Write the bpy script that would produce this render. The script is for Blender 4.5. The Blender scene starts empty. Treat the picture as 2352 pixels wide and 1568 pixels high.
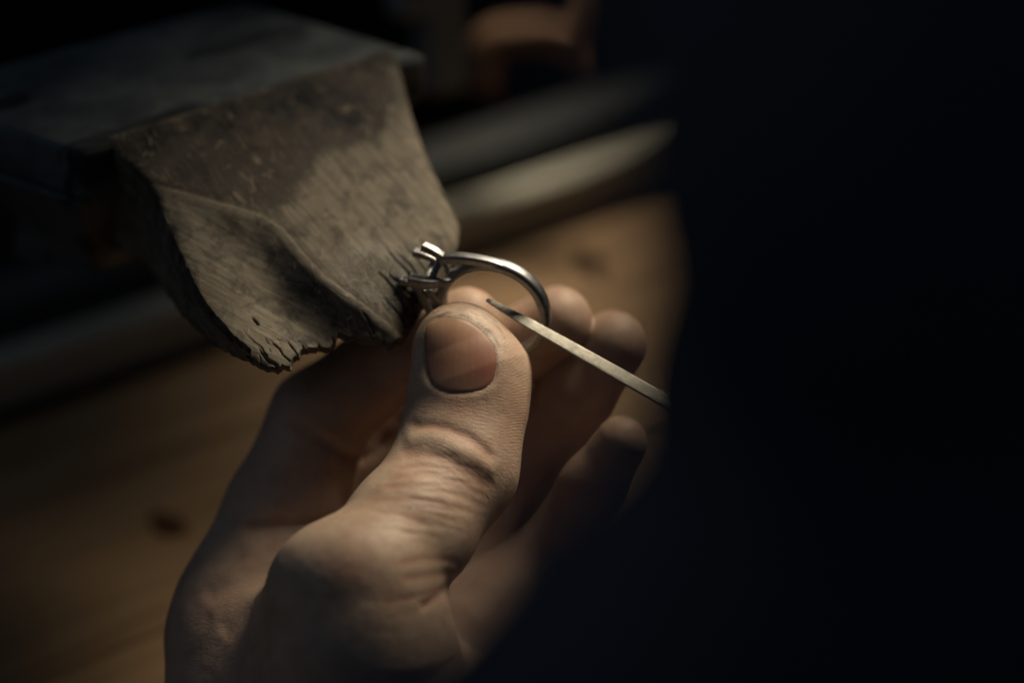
import bpy, math, random
import numpy as np
from mathutils import Matrix, Vector

random.seed(7); rng = np.random.default_rng(7)
R = math.radians
S = bpy.context.scene
COL = S.collection

# ------------------------------------------------------------------ camera
# The bench stands in the world (Z up, metres).  Lengths below are in millimetres in a frame
# whose origin is the ring: X right, Y and Z tilted with the downward look of the camera.
PITCH, YAW = R(33.0), R(33.5)           # look-down angle, turn of the bench edge
D0, PXMM = 474.6, 11.7                  # focus distance (mm), picture pixels (of 2352) per mm there
ORG = Vector((0.0, 0.0, 1.0))
ct, st = math.cos(PITCH), math.sin(PITCH)
FR = Matrix(((1, 0, 0), (0, st, -ct), (0, ct, st)))     # frame axes -> world

cd = bpy.data.cameras.new('camera'); cam_o = bpy.data.objects.new('camera', cd); COL.objects.link(cam_o)
cd.lens = 85; cd.sensor_width = 36; cd.clip_start = 0.01; cd.clip_end = 50
cam_o.matrix_world = Matrix.Translation(ORG + FR @ Vector((0, 0, D0)) * .001) @ FR.to_4x4()
cd.dof.use_dof = True; cd.dof.focus_distance = 0.470; cd.dof.aperture_fstop = 4.0
S.camera = cam_o

# ------------------------------------------------------------------ world, lamps, exposure
wd = bpy.data.worlds.new('World'); S.world = wd; wd.use_nodes = True
wd.node_tree.nodes['Background'].inputs[0].default_value = (.28, .39, .53, 1)
wd.node_tree.nodes['Background'].inputs[1].default_value = .046
S.view_settings.view_transform = 'Standard'; S.view_settings.look = 'None'
S.view_settings.exposure = 0.0; S.view_settings.gamma = 1.0
S.cycles.use_denoising = True
S.cycles.max_bounces = 6

def lamp(name, kind, pos, target, energy, color, **kw):
    l = bpy.data.lights.new(name, kind); l.energy = energy; l.color = color
    for k, v in kw.items(): setattr(l, k, v)
    o = bpy.data.objects.new(name, l); COL.objects.link(o)
    p = ORG + FR @ Vector(pos) * .001; t = ORG + FR @ Vector(target) * .001
    o.location = p; o.rotation_euler = (t - p).to_track_quat('-Z', 'Y').to_euler()
    return o
lamp('bench_lamp', 'SPOT', (115, 245, -14), (10, 13, -8), 6.3, (1.0, .86, .65),
     spot_size=R(36), spot_blend=1.0, shadow_soft_size=.06)
lamp('back_fill', 'SPOT', (45, 300, -205), (52, 0, -190), 5.4, (1.0, .88, .70), spot_size=R(50), spot_blend=1.0, shadow_soft_size=.04)  # added spot to brighten the board and rails, no real lamp
lamp('cool_fill', 'AREA', (-420, 260, 330), (-20, 0, 0), .10, (.62, .78, 1.0), shape='DISK', size=.45)  # added cool fill from the left, not a window

# ------------------------------------------------------------------ helpers
def cam(px, py, z):
    k = (D0 - z) / D0 / PXMM
    return np.array([(px - 1176) * k, (784 - py) * k, z])
def rad(rpx, z): return rpx / PXMM * (D0 - z) / D0
def proj(P):
    k = D0 / (D0 - P[:, 2]) * PXMM
    return P[:, 0] * k + 1176, 784 - P[:, 1] * k
FRn = np.array(FR)
def world(P): return np.array(ORG)[None] + (np.asarray(P, float) @ FRn.T) * .001

UP = np.array([0, ct, st]); AWAY = np.array([0, st, -ct]); XA = np.array([1., 0, 0])
E1 = math.cos(YAW) * XA + math.sin(YAW) * AWAY        # along the bench edge
E2 = math.sin(YAW) * XA - math.cos(YAW) * AWAY        # from the bench towards the jeweller

def sstep(a, b, x):
    t = np.clip((x - a) / (b - a), 0, 1); return t * t * (3 - 2 * t)
def hash3(i, j, k):
    n = (i.astype(np.int64) * 374761393 + j.astype(np.int64) * 668265263 + k.astype(np.int64) * 2147483647) & 0xffffffff
    n = ((n ^ (n >> 13)) * 1274126177) & 0xffffffff
    return ((n ^ (n >> 16)) & 0xffff) / 65535.0
def vnoise(P, f=1.0):
    P = np.asarray(P) * f + 1000.0
    I = np.floor(P).astype(np.int64); F = P - I; F = F * F * (3 - 2 * F)
    o = 0
    for dx in (0, 1):
        for dy in (0, 1):
            for dz in (0, 1):
                w = (F[:, 0] if dx else 1 - F[:, 0]) * (F[:, 1] if dy else 1 - F[:, 1]) * (F[:, 2] if dz else 1 - F[:, 2])
                o = o + w * hash3(I[:, 0] + dx, I[:, 1] + dy, I[:, 2] + dz)
    return o * 2 - 1
def polyd(X, Y, pts):
    """distance to a polyline and the fraction along it"""
    best = np.full(X.shape, 1e9); frac = np.zeros(X.shape)
    pts = np.asarray(pts, float); n = len(pts) - 1
    for i in range(n):
        a, b = pts[i], pts[i + 1]; ab = b - a; L = max((ab ** 2).sum(), 1e-9)
        t = np.clip(((X - a[0]) * ab[0] + (Y - a[1]) * ab[1]) / L, 0, 1)
        d = np.hypot(X - a[0] - t * ab[0], Y - a[1] - t * ab[1])
        m = d < best; best = np.where(m, d, best); frac = np.where(m, (i + t) / n, frac)
    return best, frac
def inpoly(X, Y, pts):
    r = np.zeros(X.shape, bool); n = len(pts)
    for i in range(n):
        x1, y1 = pts[i]; x2, y2 = pts[(i + 1) % n]
        if y1 == y2: continue
        c = ((y1 > Y) != (y2 > Y)) & (X < (x2 - x1) * (Y - y1) / (y2 - y1) + x1)
        r ^= c
    return r
def crv(pts, n):
    """Catmull-Rom through points, n samples by arc length"""
    p = np.asarray(pts, float); q = np.vstack([2 * p[0] - p[1], p, 2 * p[-1] - p[-2]])
    out = []
    for i in range(1, len(q) - 2):
        t = np.linspace(0, 1, 24, endpoint=False)[:, None]
        a, b, c, d = q[i - 1], q[i], q[i + 1], q[i + 2]
        out.append(.5 * (2 * b + (c - a) * t + (2 * a - 5 * b + 4 * c - d) * t ** 2 + (3 * b - a - 3 * c + d) * t ** 3))
    out = np.vstack(out + [p[-1:]])
    L = np.r_[0, np.cumsum(np.linalg.norm(np.diff(out, axis=0), axis=1))]
    u = np.linspace(0, L[-1], n)
    return np.stack([np.interp(u, L, out[:, k]) for k in range(out.shape[1])], 1)

def mesh_obj(name, V, faces, mat, parent=None, origin=None, attrs=None, smooth=True, local=None):
    """V in frame millimetres; baked to world metres about the object's origin"""
    V = np.asarray(V, float)
    Wv = world(V)
    o0 = world(np.asarray(origin, float)[None])[0] if origin is not None else Wv.mean(0)
    me = bpy.data.meshes.new(name)
    if isinstance(faces, np.ndarray) and faces.ndim == 2:
        nf, k = faces.shape
        me.vertices.add(len(V)); me.vertices.foreach_set('co', (Wv - o0).astype(np.float32).ravel())
        me.loops.add(nf * k); me.loops.foreach_set('vertex_index', faces.astype(np.int32).ravel())
        me.polygons.add(nf); me.polygons.foreach_set('loop_start', np.arange(0, nf * k, k, dtype=np.int32))
        me.polygons.foreach_set('loop_total', np.full(nf, k, np.int32))
        me.update(calc_edges=True); me.validate()
    else:
        me.from_pydata([tuple(v) for v in (Wv - o0)], [], [tuple(int(i) for i in f) for f in faces]); me.update()
    if smooth: me.polygons.foreach_set('use_smooth', np.ones(len(me.polygons), bool))
    loc = V if local is None else np.asarray(local, float)
    a = me.attributes.new('lc', 'FLOAT_VECTOR', 'POINT'); a.data.foreach_set('vector', loc.astype(np.float32).ravel())
    for k, v in (attrs or {}).items():
        a = me.attributes.new(k, 'FLOAT', 'POINT'); a.data.foreach_set('value', np.asarray(v, np.float32))
    if mat: me.materials.append(mat)
    o = bpy.data.objects.new(name, me); COL.objects.link(o)
    if parent is not None:
        o.parent = parent; o.location = Vector(o0) - parent_loc(parent)
    else: o.location = Vector(o0)
    return o
def parent_loc(p):
    v = Vector(p.location)
    while p.parent: p = p.parent; v = v + Vector(p.location)
    return v
def empty(name, pos):
    o = bpy.data.objects.new(name, None); COL.objects.link(o); o.empty_display_size = .01
    o.location = Vector(world(np.asarray(pos, float)[None])[0]); return o
def tag(o, label=None, cat=None, group=None, kind=None):
    for k, v in (('label', label), ('category', cat), ('group', group), ('kind', kind)):
        if v: o[k] = v
    return o
def bevel(o, w, seg=2):
    m = o.modifiers.new('bevel', 'BEVEL'); m.width = w * .001; m.segments = seg; m.limit_method = 'ANGLE'; return o
def prism(poly_top, poly_bot):
    n = len(poly_top); V = list(poly_top) + list(poly_bot)
    F = [tuple(range(n)), tuple(range(2 * n - 1, n - 1, -1))]
    F += [(i, i + n, (i + 1) % n + n, (i + 1) % n) for i in range(n)]
    return np.array(V), F
def box(c, ax, ay, az, lx, ly, lz):
    c = np.asarray(c, float)
    q = [c + ax * lx * a / 2 + ay * ly * b / 2 + az * lz / 2 for a, b in ((-1, -1), (1, -1), (1, 1), (-1, 1))]
    r = [p - az * lz for p in q]
    return prism(q, r)
def sweep(path, wid, thk, upv, cap=True, n=12, power=4.0):
    """superellipse section swept along a path; wid across, thk along upv"""
    P = np.asarray(path, float); m = len(P)
    T = np.gradient(P, axis=0); T /= np.linalg.norm(T, axis=1)[:, None]
    U = np.asarray(upv, float); U = np.tile(U, (m, 1)) if U.ndim == 1 else U
    U = U - (U * T).sum(1)[:, None] * T; U /= np.linalg.norm(U, axis=1)[:, None]
    Wd = np.cross(T, U)
    wid = np.broadcast_to(wid, m); thk = np.broadcast_to(thk, m)
    a = np.linspace(0, 2 * np.pi, n, endpoint=False) + np.pi / n
    ca, sa = np.cos(a), np.sin(a); e = 2 / power
    x = np.sign(ca) * np.abs(ca) ** e; y = np.sign(sa) * np.abs(sa) ** e
    V = P[:, None] + Wd[:, None] * (x[None, :, None] * wid[:, None, None] / 2) + U[:, None] * (y[None, :, None] * thk[:, None, None] / 2)
    V = V.reshape(-1, 3); F = []
    for i in range(m - 1):
        for j in range(n):
            F.append((i * n + j, i * n + (j + 1) % n, (i + 1) * n + (j + 1) % n, (i + 1) * n + j))
    if cap:
        F.append(tuple(range(n - 1, -1, -1))); F.append(tuple((m - 1) * n + j for j in range(n)))
    return V, F

# ------------------------------------------------------------------ materials
class NT:
    def __init__(s, name):
        s.m = bpy.data.materials.new(name); s.m.use_nodes = True; s.t = s.m.node_tree; s.n = s.t.nodes
        s.b = s.n['Principled BSDF']
    def add(s, typ, ins=None, **kw):
        nd = s.n.new(typ)
        for k, v in kw.items(): setattr(nd, k, v)
        for k, v in (ins or {}).items():
            if hasattr(v, 'is_output') or isinstance(v, bpy.types.NodeSocket): s.t.links.new(v, nd.inputs[k])
            else: nd.inputs[k].default_value = v
        return nd
    def attr(s, n): return s.add('ShaderNodeAttribute', attribute_name=n)
    def map(s, vec, scale=(1, 1, 1), rot=(0, 0, 0), loc=(0, 0, 0)):
        return s.add('ShaderNodeMapping', {'Vector': vec, 'Scale': scale, 'Rotation': rot, 'Location': loc}).outputs[0]
    def noise(s, vec, scale, detail=4, rough=.55, dist=0):
        return s.add('ShaderNodeTexNoise', {'Vector': vec, 'Scale': scale, 'Detail': detail, 'Roughness': rough, 'Distortion': dist}).outputs[0]
    def ramp(s, fac, stops, mode='LINEAR'):
        r = s.add('ShaderNodeValToRGB', {'Fac': fac}); r.color_ramp.interpolation = mode
        e = r.color_ramp.elements
        while len(e) < len(stops): e.new(.5)
        for q, (p, c) in zip(e, stops): q.position = p; q.color = (*c, 1) if len(c) == 3 else c
        return r.outputs[0]
    def mix(s, fac, a, b, mode='MIX'):
        m = s.add('ShaderNodeMix', data_type='RGBA', blend_type=mode)
        for sock, v in ((m.inputs[0], fac), (m.inputs[6], a), (m.inputs[7], b)):
            if isinstance(v, bpy.types.NodeSocket): s.t.links.new(v, sock)
            else: sock.default_value = v if not (isinstance(v, tuple) and len(v) == 3) else (*v, 1)
        return m.outputs[2]
    def math(s, op, a, b=0.0, c=None, clamp=False):
        m = s.add('ShaderNodeMath', operation=op, use_clamp=clamp)
        for sock, v in zip(m.inputs, (a, b, c)):
            if v is None: continue
            if isinstance(v, bpy.types.NodeSocket): s.t.links.new(v, sock)
            else: sock.default_value = v
        return m.outputs[0]
    def bump(s, h, strength, dist_mm, normal=None):
        b = s.add('ShaderNodeBump', {'Height': h, 'Strength': strength, 'Distance': dist_mm * .001})
        if normal is not None: s.t.links.new(normal, b.inputs['Normal'])
        return b.outputs[0]
    def set(s, **kw):
        for k, v in kw.items():
            k = k.replace('_', ' ')
            if isinstance(v, bpy.types.NodeSocket): s.t.links.new(v, s.b.inputs[k])
            else: s.b.inputs[k].default_value = v if not (isinstance(v, tuple) and len(v) == 3 and k.endswith('Color')) else (*v, 1)
        return s.m

def mat_plain(name, col, rough=.6, metal=0, var=.3, scale=.08):
    t = NT(name); lc = t.attr('lc').outputs['Vector']
    f = t.noise(lc, scale, 5, .6)
    c = t.mix(f, tuple(x * (1 - var) for x in col), tuple(x * (1 + var) for x in col))
    return t.set(Base_Color=c, Roughness=rough, Metallic=metal, Specular_IOR_Level=.05 if rough > .6 else .4)

def mat_pin():
    t = NT('pin_wood'); lc = t.attr('lc').outputs['Vector']
    patina_shade = t.attr('patina_shade').outputs['Fac']; dirt = t.attr('dirt').outputs['Fac']; gloss = t.attr('gloss').outputs['Fac']; side = t.attr('side').outputs['Fac']
    sc_ = t.attr('scoop').outputs['Fac']
    skew = t.mix(sc_, t.map(lc, (1, 1, 1), (0, 0, R(8))), t.map(lc, (1, 1, 1), (0, 0, R(36))))
    g1 = t.noise(t.map(skew, (.9, .06, .5)), 1.0, 6, .65, .4)
    g2 = t.noise(t.map(skew, (3.2, .14, 1.5)), 1.0, 4, .7)
    blot = t.noise(lc, .11, 6, .62, .3)
    fine = t.noise(lc, 1.3, 5, .7)
    tan = t.ramp(g1, [(.28, (.095, .081, .060)), (.5, (.172, .147, .110)), (.72, (.262, .228, .175))])
    tan = t.mix(t.math('MULTIPLY', t.math('GREATER_THAN', g2, .58), .35), tan, (.085, .062, .042))
    dark = t.ramp(blot, [(.3, (.018, .018, .020)), (.55, (.055, .047, .040)), (.78, (.115, .092, .066))])
    dark = t.mix(t.math('MULTIPLY', g1, .35), dark, (.14, .105, .07))
    pm = t.math('ADD', patina_shade, t.math('MULTIPLY', t.math('SUBTRACT', blot, .5), 1.3))
    pm = t.math('ADD', pm, t.math('MULTIPLY', t.math('SUBTRACT', fine, .5), .5))
    pm = t.add('ShaderNodeMapRange', {'Value': pm, 'From Min': .25, 'From Max': .8}, interpolation_type='SMOOTHSTEP').outputs[0]
    c = t.mix(pm, tan, dark)
    stain = t.math('MULTIPLY', t.ramp(t.noise(lc, .23, 6, .65, .6), [(.50, (0, 0, 0)), (.66, (1, 1, 1))]), .68)
    c = t.mix(stain, c, (.035, .032, .030))
    dm = t.math('MULTIPLY', dirt, t.math('ADD', .6, fine), clamp=True)
    c = t.mix(dm, c, (.009, .009, .011))
    # pale scratches
    sv = t.add('ShaderNodeTexVoronoi', {'Vector': t.map(lc, (.5, .09, .2), (0, 0, R(58))), 'Scale': 1.0, 'Randomness': 1.0}, feature='DISTANCE_TO_EDGE').outputs[0]
    sm = t.math('MULTIPLY', t.math('LESS_THAN', sv, .016), t.math('GREATER_THAN', t.noise(lc, .3, 2), .52))
    c = t.mix(t.math('MULTIPLY', sm, .5), c, (.34, .27, .18))
    ro = t.math('SUBTRACT', t.math('ADD', .56, t.math('MULTIPLY', fine, .3)), t.math('MULTIPLY', gloss, .46))
    h = t.math('ADD', t.math('MULTIPLY', g2, .5), t.math('MULTIPLY', fine, .45))
    h = t.math('ADD', h, t.math('MULTIPLY', g1, .8))
    nb = t.bump(h, .55, .35)
    lump = t.noise(lc, 2.2, 3, .6)
    nb2 = t.bump(t.math('MULTIPLY', lump, gloss), 1.0, .9, nb)
    return t.set(Base_Color=c, Roughness=ro, Normal=nb2, Specular_IOR_Level=t.math('ADD', .17, t.math('MULTIPLY', gloss, .75)))

def mat_clamp():
    t = NT('clamp_metal'); lc = t.attr('lc').outputs['Vector']
    blot = t.noise(lc, .075, 7, .62, .5); fine = t.noise(lc, .8, 5, .7)
    big = t.noise(t.map(lc, (.02, .06, .03), loc=(3, 7, 1)), 1.0, 5, .6, .6)
    c = t.ramp(blot, [(.3, (.030, .038, .044)), (.5, (.070, .083, .090)), (.72, (.13, .142, .145))])
    c = t.mix(t.math('MULTIPLY', fine, .35), c, (.06, .06, .058))
    c = t.mix(t.ramp(big, [(.50, (0, 0, 0)), (.58, (1, 1, 1))]), c, (.016, .018, .022))
    return t.set(Base_Color=c, Roughness=t.math('ADD', .5, t.math('MULTIPLY', fine, .3)), Metallic=.0, Specular_IOR_Level=.25, Normal=t.bump(t.math('ADD', fine, blot), .4, .5))

def mat_wood(name, c0, c1, c2, rot=0.0, rough=.6):
    t = NT(name); lc = t.attr('lc').outputs['Vector']
    g = t.noise(t.map(lc, (.012, .16, .16)), 1.0, 5, .6, .8)
    g2 = t.noise(t.map(lc, (.05, 1.1, 1.1)), 1.0, 4, .6)
    c = t.ramp(g, [(.3, c0), (.5, c1), (.7, c2)])
    c = t.mix(t.math('MULTIPLY', g2, .35), c, c0)
    return t.set(Base_Color=c, Roughness=.75, Specular_IOR_Level=.08, Normal=t.bump(g2, .3, .3))

def mat_skin():
    t = NT('skin'); lc = t.attr('lc').outputs['Vector']
    uv = t.attr('uvw').outputs['Vector']
    dirt = t.attr('dirt').outputs['Fac']; red = t.attr('red').outputs['Fac']; pad = t.attr('pad').outputs['Fac']; wr = t.attr('wrinkle').outputs['Fac']
    blot = t.noise(lc, .16, 5, .6, .3); fine = t.noise(lc, 1.6, 4, .65); mid = t.noise(lc, .5, 4, .6)
    c = t.ramp(blot, [(.3, (.41, .285, .205)), (.5, (.49, .36, .265)), (.7, (.55, .42, .315))])
    c = t.mix(t.math('MULTIPLY', red, .75, clamp=True), c, (.36, .125, .085))
    c = t.mix(t.math('MULTIPLY', t.ramp(mid, [(.52, (0, 0, 0)), (.7, (1, 1, 1))]), .25), c, (.40, .19, .14))
    c = t.mix(t.math('MULTIPLY', fine, .22), c, (.26, .15, .10))
    # grime worked into the skin lines
    vor = t.add('ShaderNodeTexVoronoi', {'Vector': t.map(uv, (.9, 1.7, .7)), 'Scale': 1.0}, feature='DISTANCE_TO_EDGE').outputs[0]
    dl = t.math('MULTIPLY', dirt, t.math('ADD', .45, t.math('MULTIPLY', mid, .9)), clamp=True)
    c = t.mix(dl, c, (.035, .028, .024))
    # relief: cross lines on the knuckle, lozenges elsewhere, ridges on the pad
    w1 = t.noise(t.map(uv, (.22, 2.6, .7)), 1.0, 4, .65, .25)
    w2 = t.noise(t.map(uv, (.55, 1.5, .7), (0, 0, R(38))), 1.0, 3, .6)
    w3 = t.noise(t.map(uv, (.55, 1.5, .7), (0, 0, R(-34))), 1.0, 3, .6)
    h = t.math('ADD', t.math('MULTIPLY', t.math('MULTIPLY', w1, wr), 1.25), t.math('MULTIPLY', t.math('ADD', w2, w3), .28))
    vh = t.math('MULTIPLY', t.math('MINIMUM', vor, .12), 1.3)
    h = t.math('ADD', h, t.math('MULTIPLY', vh, t.math('SUBTRACT', 1.0, pad)))
    wave = t.add('ShaderNodeTexWave', {'Vector': t.map(uv, (1, 1, 1), (0, 0, R(62))), 'Scale': .6, 'Distortion': 2.2, 'Detail': 1.0, 'Detail Scale': .25}).outputs['Fac']
    h = t.math('ADD', h, t.math('MULTIPLY', t.math('MULTIPLY', wave, pad), .13))
    h = t.math('ADD', h, t.math('MULTIPLY', fine, .12))
    nb = t.bump(h, .5, .28)
    return t.set(Base_Color=c, Roughness=t.math('ADD', .40, t.math('MULTIPLY', fine, .18)), Normal=nb,
                 Subsurface_Weight=.2, Subsurface_Radius=(1, .36, .18), Subsurface_Scale=.0022, Specular_IOR_Level=.32)

def mat_nail():
    t = NT('nail'); lc = t.attr('lc').outputs['Vector']; v = t.attr('along').outputs['Fac']; u = t.attr('across').outputs['Fac']; e = t.attr('edge').outputs['Fac']
    f = t.noise(t.map(lc, (1.2, .08, .3)), 1.0, 4, .6); m = t.noise(lc, .22, 4, .6)
    c = t.ramp(v, [(.0, (.27, .165, .115)), (.17, (.26, .145, .10)), (.28, (.26, .13, .085)), (.8, (.34, .19, .115)), (.93, (.38, .235, .145)), (1.0, (.2, .14, .09))])
    red = t.math('MULTIPLY', t.ramp(u, [(.55, (0, 0, 0)), (.8, (1, 1, 1))]), t.ramp(v, [(.0, (.5, .5, .5)), (.25, (1, 1, 1)), (.75, (.35, .35, .35))]))
    c = t.mix(t.math('MULTIPLY', red, .6), c, (.20, .045, .035))
    c = t.mix(t.math('MULTIPLY', t.ramp(m, [(.45, (0, 0, 0)), (.75, (1, 1, 1))]), .4), c, (.17, .075, .06))
    c = t.mix(e, c, (.03, .022, .018))
    return t.set(Base_Color=c, Roughness=t.math('ADD', .46, t.math('MULTIPLY', m, .14)), Normal=t.bump(f, .3, .12), Specular_IOR_Level=.3,
                 Subsurface_Weight=.15, Subsurface_Radius=(1, .3, .2), Subsurface_Scale=.001)

def mat_metal(name, col, rough, brush=(.3, 2.5, .3), b=.25):
    t = NT(name); lc = t.attr('lc').outputs['Vector']
    f = t.noise(t.map(lc, brush), 1.0, 5, .65); g = t.noise(lc, .9, 5, .6)
    c = t.mix(t.ramp(g, [(.35, (0, 0, 0)), (.75, (1, 1, 1))]), col, tuple(x * .55 for x in col))
    return t.set(Base_Color=c, Metallic=1.0, Roughness=t.math('ADD', rough - .06, t.math('MULTIPLY', f, .2)), Normal=t.bump(f, b, .08))

def mat_cloth():
    t = NT('jacket_cloth'); lc = t.attr('lc').outputs['Vector']
    f = t.noise(lc, .05, 5, .6)
    c = t.ramp(f, [(.3, (.062, .066, .088)), (.7, (.092, .093, .110))])
    return t.set(Base_Color=c, Roughness=.9, Specular_IOR_Level=.15, Normal=t.bump(t.noise(lc, 1.2, 3), .4, .4))

# ------------------------------------------------------------------ implicit surfaces
def seg(P, a, b, ra, rb, flat=1.0, nrm=None):
    a = np.asarray(a, float); b = np.asarray(b, float); ab = b - a; L = (ab ** 2).sum()
    q = P - a; t = np.clip((q @ ab) / L, 0, 1)
    w = q - t[:, None] * ab
    if flat != 1.0:
        n = np.asarray(nrm, float); n = n - (n @ ab) / L * ab; n /= np.linalg.norm(n)
        k = w @ n; w = w + (k * (1 / flat - 1))[:, None] * n
    return (np.linalg.norm(w, axis=1) - (ra + (rb - ra) * t)) * min(1, flat)
def ell(P, c, r, axes=None):
    q = P - np.asarray(c, float)
    if axes is not None: q = q @ np.asarray(axes).T
    r = np.asarray(r, float); k = np.linalg.norm(q / r, axis=1); g = np.linalg.norm(q / r ** 2, axis=1)
    return k * (k - 1) / np.maximum(g, 1e-6)
def smin(a, b, k):
    h = np.clip(.5 + .5 * (b - a) / k, 0, 1); return b + (a - b) * h - k * h * (1 - h)

def nets(f, lo, hi, h, coarse=6):
    lo = np.asarray(lo, float); n = np.ceil((np.asarray(hi) - lo) / (h * coarse)).astype(int)
    cs = [lo[k] + (np.arange(n[k]) + .5) * h * coarse for k in range(3)]
    G = np.stack(np.meshgrid(*cs, indexing='ij'), -1).reshape(-1, 3)
    Cv = f(G).reshape(n)
    act = np.abs(Cv) < h * coarse * 1.35 + 1.0
    Fv = np.where(Cv < 0, np.float32(-9), np.float32(9)).repeat(coarse, 0).repeat(coarse, 1).repeat(coarse, 2).astype(np.float32)
    ai = np.argwhere(act); off = np.stack(np.meshgrid(*[np.arange(coarse)] * 3, indexing='ij'), -1).reshape(-1, 3)
    for s in range(0, len(ai), 4000):
        idx = (ai[s:s + 4000, None] * coarse + off[None]).reshape(-1, 3)
        Fv[idx[:, 0], idx[:, 1], idx[:, 2]] = f(lo + (idx + .5) * h)
    ins = Fv < 0
    c = ins[:-1, :-1, :-1].astype(np.int8)
    tot = np.zeros_like(c)
    for dx in (0, 1):
        for dy in (0, 1):
            for dz in (0, 1):
                tot += ins[dx:ins.shape[0] - 1 + dx, dy:ins.shape[1] - 1 + dy, dz:ins.shape[2] - 1 + dz]
    cell = (tot > 0) & (tot < 8)
    ci = np.argwhere(cell); vid = np.full(cell.shape, -1, np.int64); vid[cell] = np.arange(len(ci))
    acc = np.zeros((len(ci), 3)); cnt = np.zeros(len(ci))
    corners = [(x, y, z) for x in (0, 1) for y in (0, 1) for z in (0, 1)]
    for a in corners:
        for ax in range(3):
            if a[ax]: continue
            b = list(a); b[ax] = 1
            fa = Fv[ci[:, 0] + a[0], ci[:, 1] + a[1], ci[:, 2] + a[2]]; fb = Fv[ci[:, 0] + b[0], ci[:, 1] + b[1], ci[:, 2] + b[2]]
            m = (fa < 0) != (fb < 0); t = np.where(m, fa / np.where(m, fa - fb, 1), 0)
            p = np.tile(np.array(a, float), (len(ci), 1)); p[:, ax] = t
            acc[m] += p[m]; cnt[m] += 1
    V = lo + (ci + acc / cnt[:, None] + .5) * h
    Q = []
    for ax in range(3):
        o1, o2 = [(1, 2), (2, 0), (0, 1)][ax]
        sl0 = [slice(1, -1)] * 3; sl1 = [slice(1, -1)] * 3
        sl0[ax] = slice(0, -1); sl1[ax] = slice(1, None)
        A = ins[tuple(sl0)]; B = ins[tuple(sl1)]
        e = np.argwhere(A != B)
        sgn = A[e[:, 0], e[:, 1], e[:, 2]]
        base = e.copy(); base[:, o1] += 1; base[:, o2] += 1
        def cc(d1, d2):
            q = base.copy(); q[:, o1] += d1; q[:, o2] += d2
            return vid[q[:, 0], q[:, 1], q[:, 2]]
        q = np.stack([cc(-1, -1), cc(0, -1), cc(0, 0), cc(-1, 0)], 1)
        q[~sgn] = q[~sgn][:, ::-1]; Q.append(q)
    Q = np.vstack(Q)
    return V, Q[(Q >= 0).all(1)]
def project(f, V, it=2, eps=.05):
    for _ in range(it):
        d = f(V); g = grad(f, V, eps); V = V - g * d[:, None] * .9
    return V
def grad(f, V, eps=.05):
    g = np.stack([f(V + np.eye(3)[k] * eps) - f(V - np.eye(3)[k] * eps) for k in range(3)], 1)
    return g / np.maximum(np.linalg.norm(g, axis=1), 1e-9)[:, None]

# ================================================================== setting: bench tray under the pin
def horiz(px, py, H):
    """point of the horizontal plane at height H (mm from the ring) seen at a place of the picture"""
    r = np.array([(px - 1176) / PXMM, (784 - py) / PXMM, -D0]); o = np.array([0, 0, D0])
    t = (H - o @ UP) / (r @ UP); return o + r * t
def bench_xy(p): return float(p @ E1), float(p @ E2)
def bpt(a, b, H):
    return a * E1 + b * E2 + H * UP
M_tray = mat_wood('tray_wood', (.17, .105, .055), (.26, .165, .088), (.34, .22, .122))
M_rail = mat_plain('rail_metal', (.36, .34, .27), .75, .0, .12)
M_railD = mat_plain('rail_metal_dull', (.075, .077, .074), .75, .0, .2)
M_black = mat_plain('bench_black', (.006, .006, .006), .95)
M_knot = mat_plain('knot_wood', (.055, .026, .014), .7)
HT = -98.0
_, be = bench_xy(horiz(525, 800, HT))            # back edge of the tray board along the bench
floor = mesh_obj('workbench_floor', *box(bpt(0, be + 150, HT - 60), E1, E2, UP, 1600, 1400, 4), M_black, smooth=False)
tag(floor, kind='structure')
tray = empty('catch_tray', bpt(0, be + 120, HT - 9))
tag(tray, 'brown wooden board with dark knots lying blurred below the hand', 'board')
y = be; 
for i, wdt in enumerate((34, 62, 60, 64, 62)):
    V, F = box(bpt(20, y + wdt / 2, HT - 6), E1, E2, UP, 620, wdt - .7, 12)
    L = np.stack([V @ E1 + i * 190, V @ E2, V @ UP], 1)
    bevel(mesh_obj('plank', V, F, M_tray, tray, smooth=False, local=L), .8); y += wdt
for px, py, r in ((385, 1205, 4.2), (1365, 600, 5.5)):
    c = horiz(px, py, HT); a = np.linspace(0, 2 * np.pi, 18, endpoint=False)
    rr = r * (1 + .18 * np.sin(2 * a + 1) + .1 * np.sin(3 * a))
    top = [c + E1 * q * math.cos(t) * .8 + E2 * q * math.sin(t) * 1.6 + UP * .25 for q, t in zip(rr, a)]
    mesh_obj('knot', *prism(top, [p - UP * 1.2 for p in top]), M_knot, tray, smooth=False)
# rails behind the board, each a real bar lying along the bench
def rail(name, py_mid, px_mid, H, wid, hgt, mat, label):
    c = horiz(px_mid, py_mid, H); a, b = bench_xy(c)
    V, F = box(bpt(a + 20, b, H - hgt / 2), E1, E2, UP, 640, wid, hgt)
    o = bevel(mesh_obj(name, V, F, mat, smooth=False), 1.2, 3)
    return tag(o, label, 'rail')
rail('metal_rail', 406, 1260, HT + 12, 9.5, 14, M_rail, 'pale grey metal rail, the brighter of the two blurred behind the pin')
rail('metal_rail', 290, 1200, HT + 12, 17, 14, M_railD, 'dull dark metal rail, the farther of the two blurred behind the pin')
gap = mesh_obj('tray_recess', *box(bpt(20, be - 150, HT - 25), E1, E2, UP, 640, 297, 8), M_black, smooth=False); tag(gap, kind='structure')

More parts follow.
